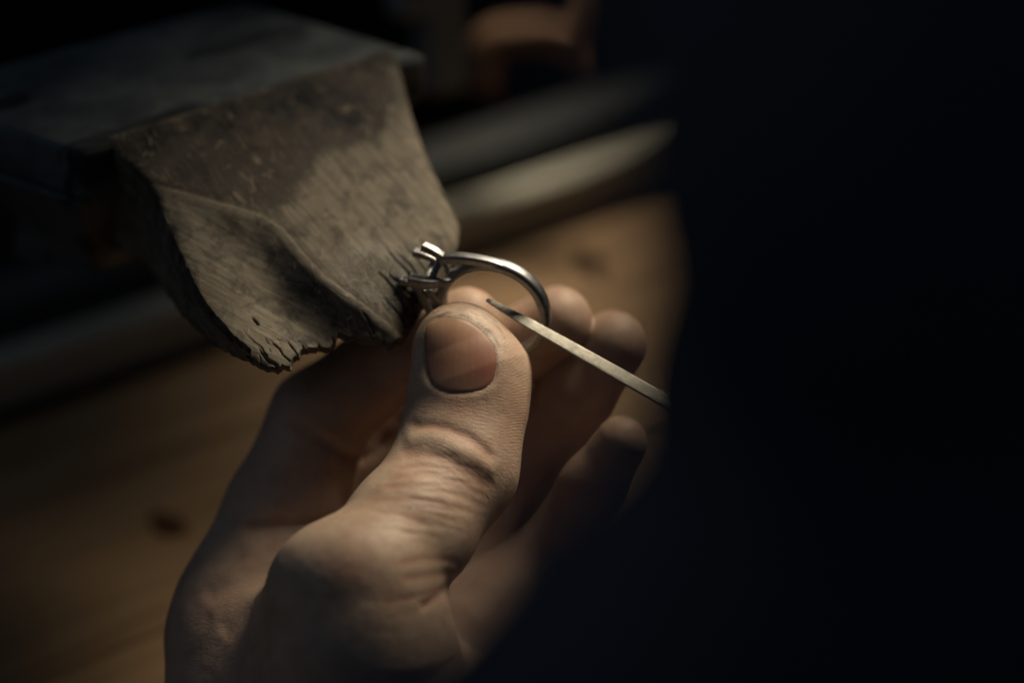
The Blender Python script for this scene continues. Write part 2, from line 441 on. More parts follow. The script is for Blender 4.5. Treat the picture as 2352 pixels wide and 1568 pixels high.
# ================================================================== clamp block that holds the pin
M_clamp = mat_clamp()
C0 = cam(188, 352, -13.0)
dside = -(.45 * E1 + 1.02 * E2)
C1 = C0 + E1 * 82.0
Hc = C0 @ UP
c2 = C1 + dside * 46; c3 = C0 + dside * 46
block = empty('bench_clamp', C0 + E1 * 36 - UP * 40)
tag(block, 'worn dark metal clamp block holding the wooden bench pin', 'clamp')
def plate(name, poly, h, bw, inset=0, n=60):
    V, F = prism(poly, [p - UP * h for p in poly])
    L = np.stack([V @ E1, V @ E2, V @ UP], 1)
    return bevel(mesh_obj(name, V, F, M_clamp, block, smooth=False, local=L), bw, 3)
plate('top_plate', [C0, C1, c2, c3], 12, 1.8)
k0 = C0 + dside * 2 + E1 * 1.5 - UP * 12.2; k1 = k0 + E1 * 68; k2 = k1 + dside * 40; k3 = k0 + dside * 40
V, F = prism([k0 - E1 * 2, k1, k2, k3 - E1 * 2], [k0 + E1 * 12 - UP * 26 + dside * 12, k1 - UP * 26 + dside * 12, k2 - UP * 26, k3 - UP * 26])
bevel(mesh_obj('body', V, F, M_clamp, block, smooth=False, local=np.stack([V @ E1, V @ E2, V @ UP], 1)), 1.5, 3)

# ================================================================== bench pin
al = R(22)
PD = E2 * math.cos(al) - UP * math.sin(al)              # along the pin towards its tip
PN = np.cross(PD, E1); PN = PN if PN[2] > 0 else -PN
PO = cam(935, 740, -4.0)
def pinab(px, py):
    r = np.array([(px - 1176) / PXMM, (784 - py) / PXMM, -D0]); o = np.array([0, 0, D0])
    t = ((PO - o) @ PN) / (r @ PN); q = o + r * t - PO
    return np.array([q @ E1, q @ PD])
def pins(pts): return np.array([pinab(*p) for p in pts])
NS, NTT = 300, 330
left = crv(pins([(238, 318), (300, 372), (350, 425), (385, 500), (425, 590), (465, 670), (522, 745), (575, 790), (618, 812)]), NTT)
right = crv(pins([(902, 112), (930, 200), (962, 290), (1010, 400), (1045, 470), (1059, 510), (1054, 552), (1022, 606), (992, 650), (962, 700), (937, 738)]), NTT)
back = np.linspace(left[0], right[0], NS)
front = crv(pins([(618, 812), (652, 812), (690, 772), (730, 760), (790, 748), (850, 750), (900, 750), (937, 738)]), NS)
s = np.linspace(0, 1, NS)[None, :, None]; tt = (np.linspace(0, 1, NTT) ** .9)[:, None, None]
ti = np.linspace(0, 1, NTT)
lf = np.stack([np.interp(tt[:, 0, 0], ti, left[:, k]) for k in (0, 1)], 1); rf = np.stack([np.interp(tt[:, 0, 0], ti, right[:, k]) for k in (0, 1)], 1)
AB = ((1 - s) * lf[:, None] + s * rf[:, None] + (1 - tt) * back[None] + tt * front[None]
      - ((1 - s) * (1 - tt) * left[0] + s * (1 - tt) * right[0] + (1 - s) * tt * left[-1] + s * tt * right[-1]))
A = AB[..., 0].ravel(); B = AB[..., 1].ravel()
sg = np.tile(s[0, :, 0], NTT); tg = np.repeat(tt[:, 0, 0], NS)
PP = PO + A[:, None] * E1 + B[:, None] * PD
PX, PY = proj(PP)                                    # only used to read where the traced features lie
n3 = lambda f, o=0.0: vnoise(np.stack([A + o, B + o, A * 0 + o], 1), f)
# ragged end: push the front rows in and out along the grain
gr = .9 * vnoise(np.stack([A * 1.0, B * .10, A * 0], 1), .28) + .55 * vnoise(np.stack([A, B * .1, A * 0 + 5], 1), .8) + .25 * vnoise(np.stack([A, B * .1, A * 0 + 5], 1), 1.9)
nearf = sstep(.93, 1.0, tg)
B = B + nearf * (gr * 1.5 - .4)
ridge = pins([(338, 418), (420, 440), (520, 470), (600, 492), (650, 525), (700, 585), (745, 632), (800, 672), (870, 712), (937, 738)])
lefte = left[np.linspace(0, NTT - 1, 24).astype(int)]
dr, fr = polyd(A, B, ridge); dl, _ = polyd(A, B, lefte)
scoop = inpoly(A, B, np.vstack([ridge, [ridge[-1] + (0, 9)], [lefte[-1] + (-2, 9)], lefte[::-1][: 20]]))
q = dr / (dr + dl + 1e-6)
Dm = 5.6 * sstep(-52, -10, B)
prof = sstep(0, .42, q) * (1 - .60 * sstep(.36, 1.0, q))
wall = sstep(0, 6.0, dr)
Hh = np.where(scoop, -Dm * (.35 * wall + .65 * prof) * np.minimum(1, dr / 2.4), 0)
Hh += np.where(scoop, 0, -.35 * np.exp(-(dr / 1.3) ** 2))                     # softened lip
edge_l = np.exp(-dl / 1.1); Hh -= edge_l * (.8 + .35 * n3(.3) + .15 * n3(1.1))   # broken left arris
drr, _ = polyd(A, B, right[::12]); Hh -= 2.4 * np.exp(-(drr / 2.0)) * sstep(.0, .4, tg)
Hh -= 5.0 * np.exp(-drr / 7) * sstep(.72, 1, tg)
Hh += .22 * n3(.16) + .10 * n3(.5, 9)
# long tool cuts and splits near the tip
cuts = [((868, 552), (950, 640), .5, .9), ((895, 560), (975, 640), .5, .8), ((915, 548), (985, 622), .4, .6), ((840, 590), (938, 690), .6, .9), ((880, 620), (958, 668), .8, 1.1),
        ((905, 640), (965, 690), .9, 1.2), ((860, 660), (940, 712), .5, .7), ((955, 545), (1010, 590), .4, .6), ((590, 765), (640, 815), .8, 1.4), ((620, 745), (672, 800), .5, .9), ((560, 725), (622, 790), .35, .5),
        ((700, 740), (712, 785), .7, .9), ((735, 735), (752, 780), .6, .8), ((662, 740), (690, 780), .5, .7), ((770, 730), (790, 765), .5, .7), ((830, 700), (865, 740), .5, .7), ((845, 735), (880, 755), .4, .6), ((583, 694), (598, 712), .7, .8)]
for _ in range(16):
    x = random.uniform(860, 1000); yy = random.uniform(560, 720); L = random.uniform(20, 60)
    cuts.append(((x, yy), (x + L * .75, yy + L * .78), random.uniform(.25, .45), random.uniform(.1, .35)))
for _ in range(12):
    x = random.uniform(590, 900); yy = random.uniform(735, 790); L = random.uniform(10, 34)
    cuts.append(((x, yy), (x + L * random.uniform(.2, .7), yy + L), random.uniform(.25, .5), random.uniform(.2, .6)))
dirt = np.zeros_like(A)
for p0, p1, w, dep in cuts:
    a0, a1 = pinab(*p0), pinab(*p1)
    dd, ff = polyd(A + .35 * n3(.6, 3), B, [a0, a1]); g = np.exp(-(dd / (w * .40)) ** 2) * sstep(0, .45, ff)
    Hh -= dep * g * .7; dirt = np.maximum(dirt, g * .65)
# patina and dirt maps of the wood (worn, blackened, freshly filed areas), soft shade painted into the first
pat_shade_poly = pins([(236, 318), (902, 100), (905, 255), (860, 330), (760, 350), (690, 440), (640, 500), (560, 478), (450, 448), (345, 425)])
dp, _ = polyd(A, B, np.vstack([pat_shade_poly, pat_shade_poly[:1]]))
ip = inpoly(A, B, pat_shade_poly)
pat_shade = np.where(ip, .5 + np.clip(dp / 5, 0, .5), .5 - np.clip(dp / 4, 0, .5)) * .86
pat_shade = np.where(scoop, .12 + .42 * np.exp(-((q - .22) / .22) ** 2) * sstep(-46, -20, B), pat_shade)  # shade on the hollow's right flank painted in as a darker band
def blob(px, py, rx, ry, amt):
    c = pinab(px, py); return amt * np.exp(-((A - c[0]) / rx) ** 2 - ((B - c[1]) / ry) ** 2)
for bl in ((690, 225, 11, 6, 1.2), (830, 250, 12, 7, 1.0), (520, 275, 13, 5, 1.0), (330, 325, 10, 4, .9), (870, 140, 9, 7, .8), (600, 340, 8, 6, .35), (480, 400, 9, 4, .35), (930, 620, 4, 5, .5), (950, 690, 5, 6, .9), (900, 725, 6, 4, .5), (720, 640, 5, 7, .35), (800, 735, 12, 4, .6)):
    dirt = np.maximum(dirt, blob(*bl) * np.clip(.75 + .6 * n3(.35, 4) + .3 * n3(1.0, 2), 0, 1.3))
dirt = np.maximum(dirt, .85 * np.exp(-(dl / 1.2)) * np.clip(.6 + .8 * n3(.5, 1), 0, 1))
dirt = np.maximum(dirt, .5 * sstep(.975, 1.0, tg) * np.clip(.5 + gr, 0, 1))
gls = np.clip(blob(868, 628, 6.5, 5, 1.1) + blob(840, 600, 4, 4, .5) + blob(895, 665, 3, 4, .5), 0, 1)
T = 28.0 * np.clip(-B / 62, 0, 1) ** .9 + 2.6
top = PO + A[:, None] * E1 + B[:, None] * PD + Hh[:, None] * PN
ids = np.arange(NS * NTT).reshape(NTT, NS)
Fq = np.stack([ids[:-1, :-1], ids[:-1, 1:], ids[1:, 1:], ids[1:, :-1]], -1).reshape(-1, 4)
loop = np.r_[ids[0, :], ids[1:, -1], ids[-1, -2::-1], ids[-2:0:-1, 0]]
rows = 14; Vs = [top]; Ls = [np.stack([A, B, Hh], 1)]; base = len(top); prev = loop; ax = {k: [v] for k, v in (('patina_shade', pat_shade), ('dirt', dirt), ('gloss', gls), ('side', A * 0), ('scoop', scoop * sstep(0, 3, dr)))}
cen = np.array([A[loop].mean(), B[loop].mean()])
Fw = []
for r_ in range(1, rows + 1):
    u = r_ / rows; la, lb = A[loop], B[loop]
    thick = np.maximum(T[loop], -Hh[loop] + 2.2)
    hh = Hh[loop] - u * (thick + Hh[loop])
    inw = .10 * u * u
    ja = vnoise(np.stack([la * .5, hh * 1.2, lb * .5], 1), 1.0) * .30 * min(1, u * 3) + vnoise(np.stack([la * 1.5, hh * 2, lb * 1.5], 1), 1.0) * .08
    oa = la + (cen[0] - la) * inw * .3 + np.sign(la - cen[0]) * ja; ob = lb + (cen[1] - lb) * inw * sstep(.3, 0, np.abs(lb)) + ja * .6
    Vs.append(PO + oa[:, None] * E1 + ob[:, None] * PD + hh[:, None] * PN); Ls.append(np.stack([oa + hh, ob, hh], 1))
    nd = base + np.arange(len(loop))
    Fw.append(np.stack([prev, nd, np.roll(nd, -1), np.roll(prev, -1)], 1)); prev = nd; base += len(loop)
    for k, v in (('patina_shade', .30 + 0 * la), ('dirt', dirt[loop] * (1 - u) ** 2 + .08 * u), ('gloss', 0 * la), ('side', 1 + 0 * la), ('scoop', 0 * la)): ax[k].append(v)
Vp = np.vstack(Vs); Fq = np.vstack([Fq[:, ::-1]] + Fw)
cb = len(Vp); Vp = np.vstack([Vp, Vp[prev].mean(0)[None]])                 # underside fan as degenerate-free quads
half = len(prev) // 2 * 2
fan = np.stack([np.full(half // 2, cb), prev[0:half:2], prev[1:half:2], np.roll(prev[:half], -2)[0::2]], 1)[:, ::-1]
Fq = np.vstack([Fq, fan])
Ls = np.vstack(Ls + [np.zeros((1, 3))]); at_ = {k: np.r_[np.concatenate(v), 0] for k, v in ax.items()}
pin = mesh_obj('bench_pin', Vp, Fq, mat_pin(), origin=PO - PD * 60, attrs=at_, local=Ls)
tag(pin, 'worn wooden bench pin with a filed hollow and splintered tip', 'bench pin')
import bmesh
bm = bmesh.new(); bm.from_mesh(pin.data); bmesh.ops.recalc_face_normals(bm, faces=bm.faces); bm.to_mesh(pin.data); bm.free()

# ================================================================== ring
M_ring = mat_metal('ring_metal', (.33, .33, .33), .37, (1.2, 1.2, 1.2), .15)
RC = cam(1133, 711, -10.0)
RA = np.array([-.24, -.55, .80]); RA /= np.linalg.norm(RA); RV = np.array([0, 1, 0]) - RA[1] * RA; RV /= np.linalg.norm(RV); RU = np.cross(RV, RA)
def rpt(deg, r, ax=0.0): return RC + r * (math.cos(R(deg)) * RU + math.sin(R(deg)) * RV) + ax * RA
ring = empty('ring', RC - RV * 11)
tag(ring, 'polished metal ring with four empty prongs held against the bench pin', 'ring')
n = 96; P = np.array([rpt(i * 360 / n, 10.75) for i in range(n)]); Un = np.array([(p - RC) / np.linalg.norm(p - RC) for p in P])
T_ = np.array([-math.sin(R(i * 360 / n)) * RU + math.cos(R(i * 360 / n)) * RV for i in range(n)])
sec = 16; aa = np.linspace(0, 2 * np.pi, sec, endpoint=False) + np.pi / sec
V = []
for i in range(n):
    for a in aa:
        x = np.sign(math.cos(a)) * abs(math.cos(a)) ** .5 * 1.6; yv = np.sign(math.sin(a)) * abs(math.sin(a)) ** (.5 if math.sin(a) < 0 else .8) * 1.1
        V.append(P[i] + RA * x + Un[i] * yv)
F = [(i * sec + j, i * sec + (j + 1) % sec, ((i + 1) % n) * sec + (j + 1) % sec, ((i + 1) % n) * sec + j) for i in range(n) for j in range(sec)]
mesh_obj('band', np.array(V), F, M_ring, ring)
def bar(name, pts, w, t, up, power=5, N=28):
    V, F = sweep(crv(pts, N), np.interp(np.linspace(0, 1, N), np.linspace(0, 1, len(np.atleast_1d(w))), np.atleast_1d(w)),
                 np.interp(np.linspace(0, 1, N), np.linspace(0, 1, len(np.atleast_1d(t))), np.atleast_1d(t)), up, n=16, power=power)
    return mesh_obj(name, V, F, M_ring, ring)
for sg_ in (1, -1):
    d = lambda k: 140 - sg_ * k
    for axo in (.95,) if sg_ == 1 else (.95, -.95):
        bar('shoulder', [rpt(d(88), 10.6, .25), rpt(d(66), 11.0, .4), rpt(d(48), 11.9, .7), rpt(d(30), 13.6, axo * 1.1), rpt(d(15), 15.8, axo * 1.5)], (1.7, 1.9, 2.0, 2.0), (1.8, 2.3, 2.3, 2.0), RA)
def zp(x, y, z): return cam((900 + x / 3.357) * .98, (520 + y / 3.357) * .98, z)
pr = {'A': [zp(475, 285, -4.2), zp(400, 235, -4.0), zp(305, 190, -4.4)], 'B': [zp(420, 300, -9.5), zp(330, 262, -9.6), zp(235, 235, -10)],
      'C': [zp(525, 462, -6.0), zp(440, 475, -4.8), zp(330, 478, -4.4), zp(195, 455, -4.8)], 'D': [zp(420, 600, -10), zp(330, 545, -10), zp(215, 480, -10), zp(120, 455, -10)]}
bar('prong', pr['A'], (1.7, 1.8, 1.9), (1.3, 1.5, 1.6), RV, 8); bar('prong', pr['B'], (1.5, 1.8, 2.0), (1.2, 1.5), RV, 8)
bar('prong', pr['C'], (1.0, 2.0, 2.5, 2.5), (.9, 1.7, 2.1, 2.1), RV, 8); bar('prong', pr['D'], (1.2, 1.6, 1.9), (1.2, 1.5), RV, 8)
bar('gallery_bar', [zp(465, 290, -5.5), zp(420, 350, -6.5), zp(375, 450, -6.0)], (1.3, 1.5), (1.2, 1.4), RA, 6)
bar('gallery_bar', [zp(395, 290, -8.8), zp(370, 360, -9.0), zp(340, 440, -7.5)], (1.1, 1.3), (1.1, 1.3), RA, 6)
bar('gallery_bar', [zp(465, 290, -5.5), zp(505, 380, -8.0), zp(515, 450, -7.0)], (1.2, 1.0), (1.2, 1.0), RA, 6)
bar('gallery_bar', [zp(505, 460, -7), zp(440, 540, -9), zp(400, 620, -11)], (1.2, 1.2), (1.2, 1.2), RA, 6)
bar('gallery_bar', [zp(350, 540, -8), zp(400, 600, -10), zp(450, 680, -13)], (1.6, 1.8), (1.3, 1.3), RA, 6)

# ================================================================== needle file
M_file = mat_metal('file_steel', (.38, .365, .315), .5, (.05, 5.0, 5.0), .9)
f0 = cam(1118, 688, -5.5); f1 = cam(1545, 929, 5.0); fd = (f1 - f0) / np.linalg.norm(f1 - f0); fl = np.linalg.norm(f1 - f0)
fn = np.array([.1, .52, .85]); fn = fn - fn @ fd * fd; fn /= np.linalg.norm(fn); fw = np.cross(fn, fd)
kk = np.linspace(0, 1, 60); Lx = kk * (fl + 38)
pth = f0 + fd * Lx[:, None]
wv = np.interp(Lx / fl, [0, .012, .04, .2, .5, 1.0, 2.0], [.75, 1.0, 1.2, 2.1, 2.6, 2.95, 3.3]); tv = np.interp(Lx / fl, [0, .04, 1, 2], [.3, .4, .7, .9])
V, F = sweep(pth, wv, tv, fn, n=16, power=7)
fo = empty('needle_file', f0)
tag(fo, 'thin flat steel needle file poking through the ring', 'file')
q_ = V - f0
mesh_obj('blade', V, F, M_file, fo, local=np.stack([q_ @ fd, q_ @ fw, q_ @ fn], 1))
hp = f0 + fd * (fl + np.linspace(34, 120, 24))[:, None]
V, F = sweep(hp, np.interp(np.linspace(0, 1, 24), [0, .06, .3, .8, 1], [4.5, 8, 9.5, 11.5, 7]), np.interp(np.linspace(0, 1, 24), [0, .06, .3, .8, 1], [4.5, 8, 9.5, 11.5, 7]), fn, n=18, power=2)
mesh_obj('handle', V, F, mat_wood('handle_wood', (.10, .05, .025), (.16, .085, .04), (.2, .11, .05)), fo)

# ================================================================== person
person = empty('person', cam(1100, 1500, -10))
tag(person, 'person in a dark navy jacket holding a ring and needle file at the bench', 'person')
def J(px, py, z, rpx): return (cam(px, py, z), rad(rpx, z))
TH = [J(1056, 797, -3, 104), J(1080, 862, -2.5, 131), J(1072, 940, -1, 131), J(1045, 1075, 3, 133), J(945, 1210, 12, 140), J(838, 1335, 21, 150), J(838, 1480, 19, 203), J(850, 1700, 10, 285)]
IDX = [J(1072, 737, -20, 78), J(925, 800, -22, 96), J(735, 960, -26, 112), J(655, 1180, -24, 138), J(590, 1370, -18, 150)]
MID = [J(1283, 736, -27, 80), J(1130, 830, -33, 92), J(930, 985, -42, 108), J(800, 1260, -36, 140)]
RNG = [J(1412, 792, -30, 80), J(1325, 905, -34, 88), J(1185, 1085, -40, 102), J(990, 1330, -36, 140)]
LIT = [J(1430, 1018, -20, 62), J(1365, 1120, -24, 74), J(1262, 1290, -30, 86), J(1110, 1450, -26, 130)]
WR = J(860, 1830, -12, 330)
FW = J(930, 2500, 20, 370)
Zv = np.array([0, 0, 1.])
def chain(P, C, k=2.0, flat=1.0, nrm=Zv):
    d = None
    for (a, ra), (b, rb) in zip(C[:-1], C[1:]):
        e = seg(P, a, b, ra, rb, flat, nrm); d = e if d is None else smin(d, e, k)
    return d
thn = np.array([.10, .18, .98])
def f_thumb(P):
    d = chain(P, TH[:4], 3.0, .84, thn)
    d = smin(d, chain(P, TH[3:], 4.0, .90, np.array([.25, .45, .85])), 5.0)
    d = smin(d, ell(P, cam(735, 1335, 20), (9, 9, 9)), 7.0)                  # knuckle
    return d
def f_palm(P):
    d = None
    for C in (IDX, MID, RNG, LIT):
        e = seg(P, C[-1][0], WR[0], C[-1][1], WR[1], .62, Zv); d = e if d is None else smin(d, e, 7.0)
    d = smin(d, seg(P, WR[0], FW[0], WR[1], FW[1], .7, Zv), 12)
    d = smin(d, seg(P, cam(525, 1455, -12), cam(650, 1720, -12), rad(98, -12), rad(200, -12)), 12)
    d = smin(d, seg(P, cam(560, 1520, -14), cam(780, 1470, -2), rad(125, -10), rad(150, 0)), 14)     # web between thumb and index
    d = smin(d, seg(P, cam(725, 1430, 6), cam(610, 1740, -4), rad(105, 6), rad(210, -4)), 14)
    d = smin(d, seg(P, cam(1095, 1480, -40), cam(1000, 1700, -22), rad(100, -12), rad(190, -8)), 10)   # ball of the hand
    return d
def f_hand(P):
    pa = f_palm(P); th = f_thumb(P)
    A_ = smin(pa, th, 14.0)
    fi = chain(P, IDX, 3.0)
    for C in (MID, RNG, LIT): fi = smin(fi, chain(P, C, 3.0), .7)
    B_ = smin(pa, fi, 6.0)
    return smin(A_, B_, .5)
V, Q = nets(f_hand, (-75, -165, -75), (36, 16, 66), .5)
V = project(f_hand, V, 2)
N = grad(f_hand, V)
X, Y = proj(V)
thm = f_thumb(V) < 1.2
frontm = sstep(-.1, .35, N[:, 2])                    # skin that faces the jeweller's side
# nail bed outline on the thumb
NAIL = crv([(973, 800), (972, 760), (986, 736), (1022, 727), (1058, 730), (1094, 748), (1124, 776), (1140, 806), (1141, 848), (1132, 880), (1104, 899), (1060, 905), (1018, 900), (990, 882), (977, 845), (973, 800)], 90)
nd, _ = polyd(X, Y, NAIL); inn = inpoly(X, Y, NAIL); sd = np.where(inn, -nd, nd) / PXMM
tmask = thm * frontm
Hs = np.zeros(len(V)); dirtv = np.zeros(len(V)); redv = np.zeros(len(V)); wrv = np.zeros(len(V))
prox = sstep(790, 880, Y)
Hs += tmask * np.where(inn, -.9 * sstep(.35, 1.3, -sd), (.0 + .14 * prox) * np.exp(-((sd - .6) / 1.3) ** 2) * sstep(-.1, .35, sd))
dirtv = np.maximum(dirtv, tmask * (.6 - .35 * prox) * np.exp(-(np.abs(sd) / .2) ** 2))
# skin folds: (polyline, width mm, height mm)
folds = [([(928, 978), (975, 975), (1040, 990), (1095, 1022), (1140, 1068)], 1.1, -.55),
         ([(918, 1012), (975, 1008), (1040, 1024), (1095, 1056), (1150, 1105)], 1.7, .85),
         ([(908, 1046), (960, 1040), (1020, 1052), (1085, 1085), (1150, 1128)], 1.3, -.42),
         ([(1052, 985), (1095, 1010), (1135, 1050)], .7, -.3),
         ([(880, 1098), (960, 1088), (1050, 1108), (1135, 1150)], .55, -.30), ([(868, 1120), (950, 1112), (1040, 1132), (1125, 1172)], .5, -.26),
         ([(895, 1076), (970, 1068), (1060, 1090), (1140, 1136)], .5, -.28), ([(850, 1150), (940, 1146), (1040, 1160), (1110, 1190)], .5, -.22),
         ([(835, 1178), (930, 1180), (1030, 1192), (1100, 1212)], .5, -.16),
         ([(905, 1296), (985, 1280), (1040, 1290), (1062, 1312)], .8, -.3), ([(920, 1330), (1000, 1318), (1056, 1316)], .7, -.28), ([(960, 1395), (1010, 1362), (1056, 1318)], 1.0, -.8),
         ([(930, 1312), (1000, 1300), (1050, 1302)], 1.0, .2), ([(900, 1360), (980, 1345), (1040, 1335)], 1.3, .2), ([(880, 1420), (960, 1400), (1005, 1370)], .9, -.2),
         ([(870, 1380), (950, 1368), (1020, 1345)], .6, -.25), ([(1000, 1420), (1050, 1370), (1075, 1345)], 1.4, .3)]
for pl, w, h in folds:
    d_, f_ = polyd(X + 5 * vnoise(V, .35), Y + 4 * vnoise(V + 50, .4), crv(pl, 30)); d_ = d_ / PXMM
    g = np.exp(-(d_ / w) ** 2) * sstep(0, .12, f_) * sstep(1, .85, f_); Hs += tmask * h * g * (.55 if abs(h) > .35 else .32)
    if h < -.2: redv = np.maximum(redv, tmask * g * .5)
# many fine cross lines over the joint
ax0, ay0 = 1045, 1075
ang = np.where(Y < 1075, -.05, .42)
for i in range(34):
    y0 = 1050 + i * 5.3 + random.uniform(-2, 2); x0 = np.interp(y0, [1040, 1230], [1010, 930]) + random.uniform(-50, 60)
    L = random.uniform(40, 95); sl = random.uniform(.05, .34)
    pl = [(x0 - L, y0 - sl * L * .4 + random.uniform(-4, 4)), (x0, y0), (x0 + L, y0 + sl * L)]
    d_, f_ = polyd(X, Y, crv(pl, 12)); g = np.exp(-(d_ / PXMM / .34) ** 2) * sstep(0, .2, f_) * sstep(1, .8, f_)
    Hs -= tmask * g * random.uniform(.04, .09)
# creases on the palm side of the fingers and in the web, deep and real
pfolds = [([(540, 1212), (640, 1204), (800, 1200)], 1.2, -1.1), ([(455, 1378), (560, 1335), (690, 1312)], 2.0, -.45), ([(500, 1460), (580, 1400), (660, 1375)], 2.0, -.4), ([(470, 1420), (560, 1370), (660, 1345)], 3.0, .3),
          ([(650, 960), (740, 1010), (830, 1050), (910, 985)], 1.3, -.9), ([(540, 1260), (650, 1250), (760, 1240)], 2.4, .4)]
for pl, w, h in pfolds:
    d_, f_ = polyd(X + 3 * vnoise(V, .15), Y + 3 * vnoise(V + 30, .15), crv(pl, 24)); d_ = d_ / PXMM
    Hs += (~thm) * frontm * h * np.exp(-(d_ / w) ** 2) * sstep(0, .15, f_) * sstep(1, .85, f_)
Hs += .05 * vnoise(V, .22) + .03 * vnoise(V, .7)
# grime round the thumb tip
for pl, w, a_ in (([(965, 800), (968, 765), (985, 738), (1022, 722), (1062, 724), (1100, 742), (1130, 768), (1150, 800)], .30, .8), ([(990, 722), (1030, 708), (1080, 714), (1125, 738), (1160, 775)], .22, .55), ([(1050, 700), (1100, 712), (1140, 738)], .2, .4), ([(1010, 705), (1060, 700), (1110, 716)], .25, .35)):
    d_, f_ = polyd(X + 6 * vnoise(V, .5), Y + 5 * vnoise(V + 9, .6), crv(pl, 40)); dirtv = np.maximum(dirtv, tmask * a_ * np.exp(-(d_ / PXMM / w) ** 2) * np.clip(.7 + .8 * vnoise(V, .8), 0, 1))
dirtv = np.maximum(dirtv, thm * .42 * np.exp(-((X - 1060) / 75) ** 2 - ((Y - 700) / 22) ** 2) * np.clip(.7 + .6 * vnoise(V, .6), 0, 1))
redv = np.maximum(redv, tmask * (.55 * np.exp(-((X - 800) / 60) ** 2 - ((Y - 1310) / 50) ** 2) + .5 * np.exp(-((X - 1060) / 60) ** 2 - ((Y - 935) / 30) ** 2) + .35 * np.exp(-((X - 1190) / 40) ** 2 - ((Y - 950) / 120) ** 2) + .4 * np.exp(-((X - 950) / 60) ** 2 - ((Y - 1185) / 14) ** 2)))
redv = np.maximum(redv, (~thm) * .2)
V = V + N * Hs[:, None]
# skin coordinates: along / around the thumb, plain elsewhere
axp = crv(np.array([c[0] for c in TH]), 60); axp = np.vstack([axp[0] * 12 - axp[1] * 11, axp]); best = np.full(len(V), 1e9); tb = np.zeros(len(V)); uvw = V.copy(); acc = -np.linalg.norm(axp[1] - axp[0])
for i in range(len(axp) - 1):
    ab = axp[i + 1] - axp[i]; L = np.linalg.norm(ab); u = ab / L
    t = np.clip((V - axp[i]) @ u, 0, L); w = V - axp[i] - t[:, None] * u; d = np.linalg.norm(w, axis=1)
    sv = np.cross(u, Zv); sv /= np.linalg.norm(sv); nv = np.cross(sv, u)
    m = thm & (d < best); best[m] = d[m]; tb[m] = (acc + t)[m]
    uvw[m] = np.stack([w @ sv, acc + t, w @ nv], 1)[m]; acc += L
side = np.where(thm, np.abs(uvw[:, 0]), 0)
pad = np.where(thm, sstep(6.5, 9.5, side) * sstep(34, 24, tb), 0.0)
wrv = np.where(thm, .2 + .8 * np.exp(-((tb - 27) / 9) ** 2), .2)
M_skin = mat_skin()
hand = mesh_obj('hand', V, Q, M_skin, person, origin=cam(860, 1830, -22), attrs={'dirt': dirtv, 'red': redv, 'pad': pad, 'wrinkle': wrv})
a = hand.data.attributes.new('uvw', 'FLOAT_VECTOR', 'POINT'); a.data.foreach_set('vector', uvw.astype(np.float32).ravel())
tag(hand, 'left hand pinching the ring between thumb and index finger')
# thumb nail: a curved plate set in its bed
cx, cy = 1058, 815
nr, na = 26, 72
out = crv(NAIL, na + 1)[:na]
pts = []; ed = []
for i in range(nr + 1):
    r_ = i / nr
    for p in out: pts.append((cx + (p[0] - cx) * r_, cy + (p[1] - cy) * r_)); ed.append(r_)
pts = np.array(pts); ed = np.array(ed)
z = np.full(len(pts), 25.0)
for _ in range(40):                                  # walk down on to the thumb
    Pm = np.array([cam(x, y_, zz) for (x, y_), zz in zip(pts, z)]); z = z - f_thumb(Pm) * .8
Pn = np.array([cam(x, y_, zz) for (x, y_), zz in zip(pts, z)])
Gn = grad(f_thumb, Pn)
Pn = Pn + Gn * (.13 - .19 * sstep(.90, 1.0, ed) + .22 * (1 - ed ** 2))[:, None]
F = [(i * na + j, i * na + (j + 1) % na, (i + 1) * na + (j + 1) % na, (i + 1) * na + j) for i in range(nr) for j in range(na)]
nail = mesh_obj('thumbnail', Pn, np.array(F)[:, ::-1], mat_nail(), hand,
                attrs={'along': np.clip((905 - pts[:, 1]) / 177, 0, 1), 'across': np.clip((pts[:, 0] - 973) / 168, 0, 1), 'edge': sstep(.965, 1.0, ed) * .6})
# fine hairs on the back of the thumb
HV, HF = [], []
for i in range(46):
    if i < 18: x, yy = random.uniform(800, 925), 0; yy = np.interp(x, [800, 925], [1195, 1050]) + random.uniform(-6, 22)
    else: x, yy = random.uniform(760, 1010), random.uniform(1130, 1330)
    zz = 30.0
    for _ in range(30): zz -= f_thumb(cam(x, yy, zz)[None])[0] * .8
    p0 = cam(x, yy, zz); g = grad(f_thumb, p0[None])[0]
    L = random.uniform(1.2, 3.0); dr_ = g * .7 + np.array([-.55 + random.uniform(-.3, .3), .5 + random.uniform(-.4, .3), 0]); dr_ /= np.linalg.norm(dr_)
    path = np.array([p0 - g * .2 + dr_ * L * t + np.array([0, -.35, 0]) * L * t * t for t in np.linspace(0, 1, 5)])
    v, f = sweep(path, np.linspace(.07, .02, 5), np.linspace(.07, .02, 5), np.array([.3, .2, .9]), n=4, power=2)
    HF += [tuple(k + len(HV) * 1 for k in ff) for ff in f]; HV += list(v)
hair = mesh_obj('hair', np.array(HV), HF, mat_plain('hair_blond', (.45, .30, .16), .4), hand); tag(hair, kind='stuff')

